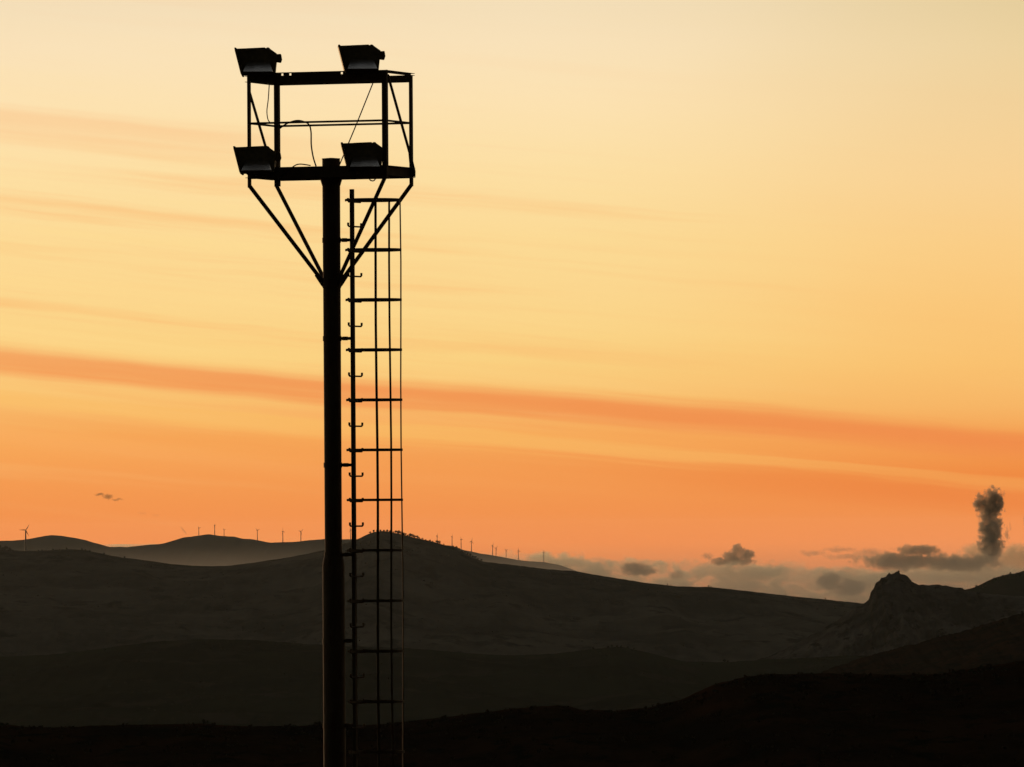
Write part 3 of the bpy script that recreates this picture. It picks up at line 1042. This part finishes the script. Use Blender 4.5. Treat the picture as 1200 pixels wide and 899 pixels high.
SOLO = {782: 'tiny solitary tree on the bare ridge below the rounded grey cloud, left of a pair', 786: 'smaller right-hand tree of the tiny pair on the bare descending ridge',
        830: 'tiny tree on the flat step of the descending ridge left of the ragged cloud', 833: 'smaller tree just right of the tiny tree on the flat ridge step',
        967: 'tiny lone tree on the bare ridge just left of the rocky outcrop', 920: 'faintest lone tree on the long bare slope between ragged cloud and outcrop'}
grp = 'solitary trees on the descending ridge'
for px, h in ((782, 2.0), (786, 1.6), (830, 2.2), (833, 1.6), (967, 2.4), (920, 1.4)):
    plant(px, 16980.0, 'main_ridge', h, random.choice((0, 2)), SOLO[px], grp, -0.3)
lab = 'dark bushy tree clinging to the top of the rocky outcrop'
grp = 'trees on top of the rocky outcrop'
for px, h in ((1034, 3), (1038, 3), (1042, 3.5), (1046, 3.0), (1050, 3.6), (1053, 4.0), (1057, 3.0), (1062, 3.0), (1067, 2.6), (1029, 2.6), (1024, 2.6), (1072, 2.0)):
    plant(px, 10490.0 + random.uniform(-15, 15), 'rock_outcrop', h * 0.75, random.choice((0, 1, 2)), lab, grp, -0.8)
lab = 'dark tree on the wooded shoulder rising at the right edge'
grp = 'trees on the wooded shoulder at the right edge'
for px in range(1140, 1216, 4):
    plant(px + random.uniform(-1.5, 1.5), 12480.0 + random.uniform(-60, 15), 'wooded_shoulder', random.uniform(2.2, 3.6), random.choice((0, 1, 2)), lab, grp, -0.8)
lab = 'small dark round tree on the low green rise in the middle valley'
grp = 'trees on the low green rise in the valley'
for px in (694, 712, 716, 722, 727, 735, 742, 848, 852):
    plant(px, 8580.0 + random.uniform(-30, 10), 'green_hill', random.uniform(2.5, 4.2), random.choice((1, 2)), lab, grp, -0.5)


def bush(seed, wide, hgt, mt):
    r = random.Random(seed)
    root = bpy.data.objects.new('bush', None)
    COL.objects.link(root)
    st = MB()
    cl = []
    for k in range(6):
        a = k * 1.3 + r.random()
        c = (wide * 0.36 * math.cos(a) * r.uniform(0.3, 1), wide * 0.36 * math.sin(a), hgt * r.uniform(0.35, 0.75), wide * r.uniform(0.14, 0.26))
        cl.append(c)
        st.tube([(0, 0, -0.15), (c[0] * 0.4, c[1] * 0.4, c[2] * 0.5), c[:3]], [0.03, 0.02, 0.008], 5)
    st.build('stem', M_BARK, root)
    leaf_mass(cl, 260, 0.075, seed + 9).build('foliage', mt, root)
    return root


bprotos = [bush(11, 1.0, 0.8, M_LEAF), bush(12, 1.4, 0.7, M_LEAF2), bush(13, 0.8, 1.0, M_LEAF), bush(14, 1.2, 0.6, M_LEAF)]
bused = [False] * 4


def set_bush(px, d, hpx, k, label, group, wide=1.0):
    o = bprotos[k] if not bused[k] else copy_tree(bprotos[k])
    bused[k] = True
    x = P(px, 820, d).x
    z = height('hillside', x, d) - 0.05
    sc_ = hpx * m_per_px(d) / (0.8, 0.7, 1.0, 0.6)[k]
    o.location = (x, d, z)
    o.scale = (sc_ * wide, sc_ * wide, sc_)
    o.rotation_euler = (0, 0, random.uniform(0, 6.28))
    tag(o, label, 'bush', group)


set_bush(240.5, 1297, 7.5, 0, 'taller dark bush standing alone on the dark brow left of the tower', None, 0.8)
set_bush(250, 1297, 5.0, 1, 'low bush just right of the lone taller bush on the dark brow', None, 0.7)
for px, h in ((2, 5), (8, 4), (14, 4), (48, 3), (58, 3.5), (62, 3), (366, 3.5), (371, 5), (376, 6), (345, 3), (352, 3)):
    set_bush(px, 1296 + random.uniform(-6, 2), h, random.randrange(4), 'dark low bush on the near brow left of the tower pole', 'bushes on the brow left of the pole')
px = 425.0
while px < 835:
    set_bush(px, 1296 + random.uniform(-10, 2), random.uniform(1.6, 4.0), random.randrange(4), 'low scrub bush on the brown brow between the ladder and the dark rise', 'bushes on the brown brow right of the ladder')
    px += random.choice((5, 8, 12, 20, 26))
px = 838.0
while px < 1215:
    set_bush(px, 1296 + random.uniform(-12, 2), random.choice((2.0, 2.6, 3.2, 4.0, 5.0)), random.randrange(4), 'dark bush in the ragged skyline of the dark rise at lower right', 'bushes along the dark rise at lower right')
    px += random.choice((3, 4, 5, 7, 10))
set_bush(1150, 1295, 6.5, 0, 'tallest dark bush on the rising dark skyline at lower right', None, 1.1)
# the scrub all over the brow's slope, too dense to count
und = MB()
for k in range(2600):
    y = KD - 4 - 480 * random.random() ** 1.6
    x = random.uniform(-100, 100)
    if fbm(np.array([x / 16]), np.array([y / 60]), 41, 3)[0] < random.uniform(-0.5, 0.4):
        continue
    z = height('hillside', x, y)
    sz = random.uniform(0.25, 0.75)
    for j in range(7):
        c = Vector((x + random.gauss(0, 0.45 * sz), y + random.gauss(0, 0.45 * sz), z + sz * random.uniform(0.05, 0.75)))
        e = Euler((random.uniform(0, 6.3), random.uniform(0, 6.3), random.uniform(0, 6.3))).to_matrix()
        und.add([c + e @ (Vector(v) * sz * 0.42) for v in ((-1, 0, 0), (0, -0.6, 0.2), (1, 0, 0), (0, 0.6, 0.2))], [(0, 1, 2), (0, 2, 3)])
tag(und.build('undergrowth', M_LEAF2), 'dry brown undergrowth scattered over the dark near slope', 'undergrowth', kind='stuff')


for px in range(1096, 1214, 8):
    plant(px + random.uniform(-3, 3), 5190.0 + random.uniform(-60, 8), 'scrub_slope', random.uniform(2.5, 5.0), random.choice((0, 1, 2)),
          'dark tree on the brown slope below the rocky outcrop at the right edge', 'trees on the brown slope at the right', -0.5)
# far scrub and hedges on the slopes, uncountable at this distance
fs_ = MB()
for nm, y0_, y1_, n_, px_range in (('main_ridge', 12500, 16900, 2600, (-60, 1100)), ('green_hill', 5600, 8500, 1700, (-60, 1100)),
                                   ('rock_outcrop', 9750, 10480, 900, (960, 1260)), ('scrub_slope', 4200, 5180, 700, (1000, 1260)),
                                   ('wooded_shoulder', 11000, 12450, 700, (1080, 1260))):
    k = 0
    while k < n_:
        y = y0_ + (y1_ - y0_) * random.random() ** 0.8
        px = random.uniform(*px_range)
        x = (px - 600) / F * y
        k += 1
        v = fbm(np.array([x / 130.0]), np.array([y / 420.0]), 51, 3)[0]
        if v < random.uniform(-0.05, 0.55):
            continue
        z = height(nm, x, y)
        sz = random.uniform(0.9, 2.2) * y / F
        for j in range(6):
            c = Vector((x + random.gauss(0, 0.5 * sz), y + random.gauss(0, 0.5 * sz), z + sz * random.uniform(0.0, 0.6)))
            e = Euler((random.uniform(0, 6.3), random.uniform(0, 6.3), random.uniform(0, 6.3))).to_matrix()
            fs_.add([c + e @ (Vector(v_) * sz * 0.5) for v_ in ((-1, 0, 0), (0, -0.6, 0.2), (1, 0, 0), (0, 0.6, 0.2))], [(0, 1, 2), (0, 2, 3)])
tag(fs_.build('scrub', M_LEAF), 'dark scrub and hedges scattered over the distant slopes', 'scrub', kind='stuff')

# ---------------------------------------------------------------- clouds (beyond the haze)
def cloud_mat(name, dens, colour, lobes, warp=0.35, wscale=2.2, edge=(0.0, 0.5), detail=5.0, seed=0.0, aniso=0.65, absorb=None, noise_amt=0.9, asp=(1, 1, 1)):
    """Volume whose density is a few soft ellipsoids (in object space) eaten into by noise."""
    mt = bpy.data.materials.new(name)
    mt.use_nodes = True
    n = Nodes(mt.node_tree)
    out = n.new('ShaderNodeOutputMaterial')
    pv = n.new('ShaderNodeVolumePrincipled')
    n.t.links.new(pv.outputs[0], out.inputs['Volume'])
    pv.inputs['Color'].default_value = tuple(colour) + (1,)
    if absorb:
        pv.inputs['Absorption Color'].default_value = tuple(absorb) + (1,)
    pv.inputs['Anisotropy'].default_value = aniso
    t = n.new('ShaderNodeTexCoord')
    co = t.outputs['Object']
    cs = n.vm('ADD', n.vm('MULTIPLY', co, asp), (seed, seed * 0.7, seed * 1.3))
    nw = n.new('ShaderNodeTexNoise')
    n.put(nw.inputs['Vector'], cs)
    nw.inputs['Scale'].default_value = wscale
    nw.inputs['Detail'].default_value = 3.0
    off = n.vm('MULTIPLY', n.vm('SUBTRACT', nw.outputs['Color'], (0.5, 0.5, 0.5)), (warp * 2 / asp[0], warp * 2 / asp[1], warp * 2 / asp[2]))
    cw = n.vm('ADD', co, off)
    best = None
    for (cx, cy, cz_, rx, ry, rz, wgt) in lobes:
        v = n.vm('DIVIDE', n.vm('SUBTRACT', cw, (cx, cy, cz_)), (rx, ry, rz))
        ln = n.new('ShaderNodeVectorMath', operation='LENGTH')
        n.put(ln.inputs[0], v)
        f = n.m('MULTIPLY', n.m('SUBTRACT', 1.0, ln.outputs['Value']), wgt)
        best = f if best is None else n.m('MAXIMUM', best, f)
    nz = n.noise(cs, wscale * 2.6, detail, 0.68)
    val = n.m('ADD', best, n.m('MULTIPLY', n.m('SUBTRACT', nz, 0.5), noise_amt))
    n.put(pv.inputs['Density'], n.m('MULTIPLY', n.step(val, edge[0], edge[1]), dens))
    return mt


import bmesh


def cloud(px, py, wpx, hpx, d, lobes, dens, colour, label, depth=None, **kw):
    """A cloud volume centred on a bearing; lobes are in half-widths of its body."""
    mpp = m_per_px(d)
    me = bpy.data.meshes.new('cloud')
    bm = bmesh.new()
    bmesh.ops.create_icosphere(bm, subdivisions=3, radius=1.25)
    bm.to_mesh(me)
    bm.free()
    hw = wpx / 2 * mpp
    hh = hpx / 2 * mpp
    dp = (depth or wpx / 2) * mpp
    tau = dens / (2 * dp)
    kw['asp'] = (hw / min(hw, hh), 0.3 * dp / min(hw, hh), hh / min(hw, hh))
    me.materials.append(cloud_mat('cloud_vapour', tau, colour, lobes, **kw))
    o = link('cloud', me, None, P(px, py, d), None, (hw, dp, hh))
    tag(o, label, 'cloud')
    return o


GREY = (0.62, 0.60, 0.50)
CD = 46000.0
cloud(1160, 612, 42, 88, CD + 2000, [(0.15, 0, 0.5, 0.72, 0.8, 0.5, 1.0), (0.05, 0, -0.1, 0.72, 0.7, 1.0, 1.0), (0.05, 0, -0.65, 0.8, 0.7, 0.6, 0.85), (-0.5, 0, 0.45, 0.45, 0.4, 0.4, 0.8)],
      9.0, GREY, 'tall dark column-shaped cloud rising above the cloud bank at the right', warp=0.32, wscale=1.5, edge=(0.0, 0.4), seed=1.0, noise_amt=1.5, detail=7.0)
cloud(1180, 620, 22, 40, CD + 2300, [(0, 0, -0.3, 0.4, 0.6, 0.6, 0.8), (0.3, 0, 0.2, 0.2, 0.4, 0.5, 0.6)], 2.0, GREY,
      'thin broken wisp just right of the dark column-shaped cloud', warp=0.4, wscale=1.6, edge=(0.05, 0.5), seed=7.7, noise_amt=1.2)
cloud(1206, 612, 22, 46, CD + 2300, [(0, 0, 0, 0.7, 0.7, 0.8, 0.9)], 4.0, GREY,
      'dark puff of cloud cut off by the right edge of the view', warp=0.4, wscale=1.5, edge=(0.05, 0.5), seed=4.4, noise_amt=1.1)
cloud(1085, 656, 190, 44, CD + 800, [(-0.35, 0, -0.1, 0.55, 0.9, 0.55, 1.0), (0.35, 0, -0.15, 0.6, 0.9, 0.55, 1.0), (-0.1, 0, 0.45, 0.32, 0.7, 0.35, 0.9), (0.0, 0, -0.1, 0.6, 0.8, 0.4, 0.9)],
      6.0, (0.66, 0.61, 0.48), 'long flat grey cloud layer under the column-shaped cloud', warp=0.45, wscale=1.0, edge=(0.0, 0.4), seed=2.1, depth=60, noise_amt=2.0, detail=7.0)
cloud(860, 651, 56, 27, CD + 1500, [(-0.55, 0, -0.5, 0.5, 0.6, 0.4, 0.9), (-0.1, 0, -0.15, 0.45, 0.7, 0.65, 1.0), (0.12, 0, 0.45, 0.28, 0.6, 0.6, 1.0), (0.5, 0, 0.0, 0.42, 0.7, 0.6, 1.0), (0.1, 0, -0.5, 0.9, 0.7, 0.42, 1.0)],
      5.0, GREY, 'small dark ragged cloud above the left of the cloud bank', warp=0.35, wscale=1.3, edge=(0.0, 0.25), seed=3.3, noise_amt=1.5, detail=7.0)
cloud(829, 652, 26, 16, CD + 1600, [(0, 0, 0, 0.7, 0.7, 0.6, 0.8)], 2.2, GREY,
      'faint ragged scrap just left of the small dark ragged cloud', warp=0.4, wscale=1.6, edge=(0.05, 0.5), seed=9.3, noise_amt=1.2)
cloud(985, 650, 130, 26, CD + 1500, [(-0.5, 0, 0.2, 0.3, 0.7, 0.4, 0.7), (0.1, 0, -0.2, 0.5, 0.7, 0.4, 0.8), (0.5, 0, 0.1, 0.4, 0.7, 0.5, 0.8), (0.0, 0, 0.5, 0.4, 0.7, 0.3, 0.7)],
      1.6, (0.74, 0.68, 0.56), 'broken thin cloud scraps between the ragged cloud and the flat layer', warp=0.45, wscale=0.9, edge=(0.02, 0.5), seed=5.9, depth=40, noise_amt=1.25)
cloud(746, 667, 60, 26, CD - 500, [(0, 0, 0, 0.75, 0.8, 0.75, 1.0), (0.3, 0, -0.2, 0.6, 0.8, 0.5, 0.9)], 4.5, (0.50, 0.47, 0.37),
      'soft grey rounded cloud low over the descending ridge', warp=0.3, wscale=1.1, edge=(0.0, 0.5), seed=6.2, noise_amt=0.9)
cloud(985, 687, 80, 40, CD - 800, [(-0.3, 0, 0.25, 0.5, 0.8, 0.6, 1.0), (0.3, 0, -0.1, 0.65, 0.8, 0.6, 1.0)], 4.5, (0.48, 0.45, 0.36),
      'soft grey billowing cloud low beside the rocky outcrop', warp=0.3, wscale=1.1, edge=(0.0, 0.5), seed=8.2, noise_amt=0.9)
cloud(793, 674, 30, 18, CD - 500, [(0, 0, 0, 0.8, 0.8, 0.8, 1.0)], 2.2, (0.55, 0.51, 0.40),
      'small soft puff just right of the rounded grey cloud', warp=0.25, wscale=1.3, edge=(0.0, 0.6), seed=12.2, noise_amt=0.7)
cloud(127, 583, 44, 20, CD, [(-0.45, 0, 0.35, 0.35, 0.6, 0.3, 0.8), (0.0, 0, 0.1, 0.35, 0.6, 0.45, 0.9), (0.45, 0, -0.25, 0.45, 0.6, 0.2, 0.7)], 3.2, (0.5, 0.4, 0.25),
      'small brown wisp of cloud alone over the left hills', warp=0.35, wscale=1.8, edge=(0.05, 0.6), seed=14.2, noise_amt=1.1)
cloud(173, 603, 44, 14, CD, [(-0.3, 0, 0.2, 0.4, 0.6, 0.4, 0.7), (0.45, 0, -0.1, 0.3, 0.6, 0.4, 0.7)], 0.5, (0.7, 0.5, 0.34),
      'very faint cloud wisp below and right of the brown wisp', warp=0.35, wscale=1.8, edge=(0.1, 0.6), seed=15.2, noise_amt=1.1)
wsp = cloud(215, 621.5, 20, 5, CD, [(0, 0, 0, 0.9, 0.9, 0.7, 0.9)], 0.8, (0.7, 0.55, 0.36),
            'faint slanting streak of vapour beside the turbines on the left', warp=0.15, wscale=1.2, edge=(0.05, 0.6), seed=16.2, noise_amt=0.6)
wsp.rotation_euler = (0, math.radians(50), 0)

cloud(1150, 660, 190, 66, CD + 2600, [(-0.2, 0, -0.3, 0.7, 0.8, 0.6, 1.0), (0.4, 0, -0.1, 0.6, 0.8, 0.8, 1.0), (0.05, 0, 0.3, 0.3, 0.6, 0.5, 0.9)],
      4.0, (0.93, 0.87, 0.66), 'pale hazy heap of cloud at the foot of the column-shaped cloud', warp=0.4, wscale=1.1, edge=(0.0, 0.5), seed=21.0, depth=70, noise_amt=1.5, aniso=0.8)

# the sea of cloud that fills the valleys beyond the ridges
x0, x1 = P(-500, 700, CD).x, P(1800, 700, CD).x
bank = MB().box(((x0 + x1) / 2, CD + 1500, -330), (x1 - x0, 1600, 560)).build('cloud_bank', None)
tag(bank, 'low bank of pale cloud filling the valley beyond the ridges', 'cloud bank', kind='stuff')
mt = bpy.data.materials.new('bank_vapour')
mt.use_nodes = True
n = Nodes(mt.node_tree)
out = n.new('ShaderNodeOutputMaterial')
pv = n.new('ShaderNodeVolumePrincipled')
n.t.links.new(pv.outputs[0], out.inputs['Volume'])
pv.inputs['Color'].default_value = (0.99, 0.95, 0.76, 1)
pv.inputs['Anisotropy'].default_value = 0.82
t = n.new('ShaderNodeTexCoord')
co = t.outputs['Object']
sp3 = n.new('ShaderNodeSeparateXYZ')
n.put(sp3.inputs[0], co)
big = n.noise(n.vm('MULTIPLY', co, (1 / 330.0, 1 / 5000.0, 1 / 260.0)), 1.0, 4.0, 0.6)
fine = n.noise(n.vm('MULTIPLY', co, (1 / 95.0, 1 / 2500.0, 1 / 62.0)), 1.0, 4.0, 0.6)
hgt = n.m('ADD', n.m('MULTIPLY', n.m('SUBTRACT', big, 0.5), 190.0), n.m('MULTIPLY', n.m('SUBTRACT', fine, 0.5), 110.0))
top = n.m('ADD', hgt, n.m('MULTIPLY_ADD', sp3.outputs[0], -0.035, -112.0))
dz = n.m('SUBTRACT', top, sp3.outputs[2])
shape = n.step(dz, 0.0, 40.0)
lump = n.new('ShaderNodeTexNoise')
n.put(lump.inputs['Vector'], n.vm('MULTIPLY', co, (1 / 150.0, 1 / 4000.0, 1 / 85.0)))
lump.inputs['Scale'].default_value = 1.0
lump.inputs['Detail'].default_value = 6.0
lump.inputs['Roughness'].default_value = 0.6
lump.inputs['Distortion'].default_value = 0.8
shape = n.m('MULTIPLY', shape, n.step(lump.outputs[0], 0.36, 0.64, 0.30, 3.2))
n.put(pv.inputs['Density'], n.m('MULTIPLY', shape, 0.00105))
bank.data.materials.append(mt)

# ---------------------------------------------------------------- haze
hz_me = MB().box((0, 17700, (46 - 442) / 2), (24000, 37800, 46 + 442))
hz_o = hz_me.build('haze', None)
tag(hz_o, kind='stuff')
mt = bpy.data.materials.new('air')
mt.use_nodes = True
n = Nodes(mt.node_tree)
out = n.new('ShaderNodeOutputMaterial')
pv = n.new('ShaderNodeVolumePrincipled')
n.t.links.new(pv.outputs[0], out.inputs['Volume'])
pv.inputs['Color'].default_value = (0.72, 0.83, 0.82, 1)
pv.inputs['Density'].default_value = 0.42e-5
pv.inputs['Anisotropy'].default_value = 0.6
hz_o.data.materials.append(mt)

# a thicker mist lying low in the valley between the two ridges
ms = MB().box((0, 22700, -210), (12000, 5000, 400)).build('valley_mist', None)
tag(ms, kind='stuff')
mt = bpy.data.materials.new('mist')
mt.use_nodes = True
n = Nodes(mt.node_tree)
out = n.new('ShaderNodeOutputMaterial')
pv = n.new('ShaderNodeVolumePrincipled')
n.t.links.new(pv.outputs[0], out.inputs['Volume'])
pv.inputs['Color'].default_value = (0.92, 0.90, 0.84, 1)
pv.inputs['Anisotropy'].default_value = 0.65
t = n.new('ShaderNodeTexCoord')
sp4 = n.new('ShaderNodeSeparateXYZ')
n.put(sp4.inputs[0], t.outputs['Object'])
n.put(pv.inputs['Density'], n.m('MULTIPLY', n.step(sp4.outputs[2], -12.0, -160.0), 1.3e-4))
ms.data.materials.append(mt)
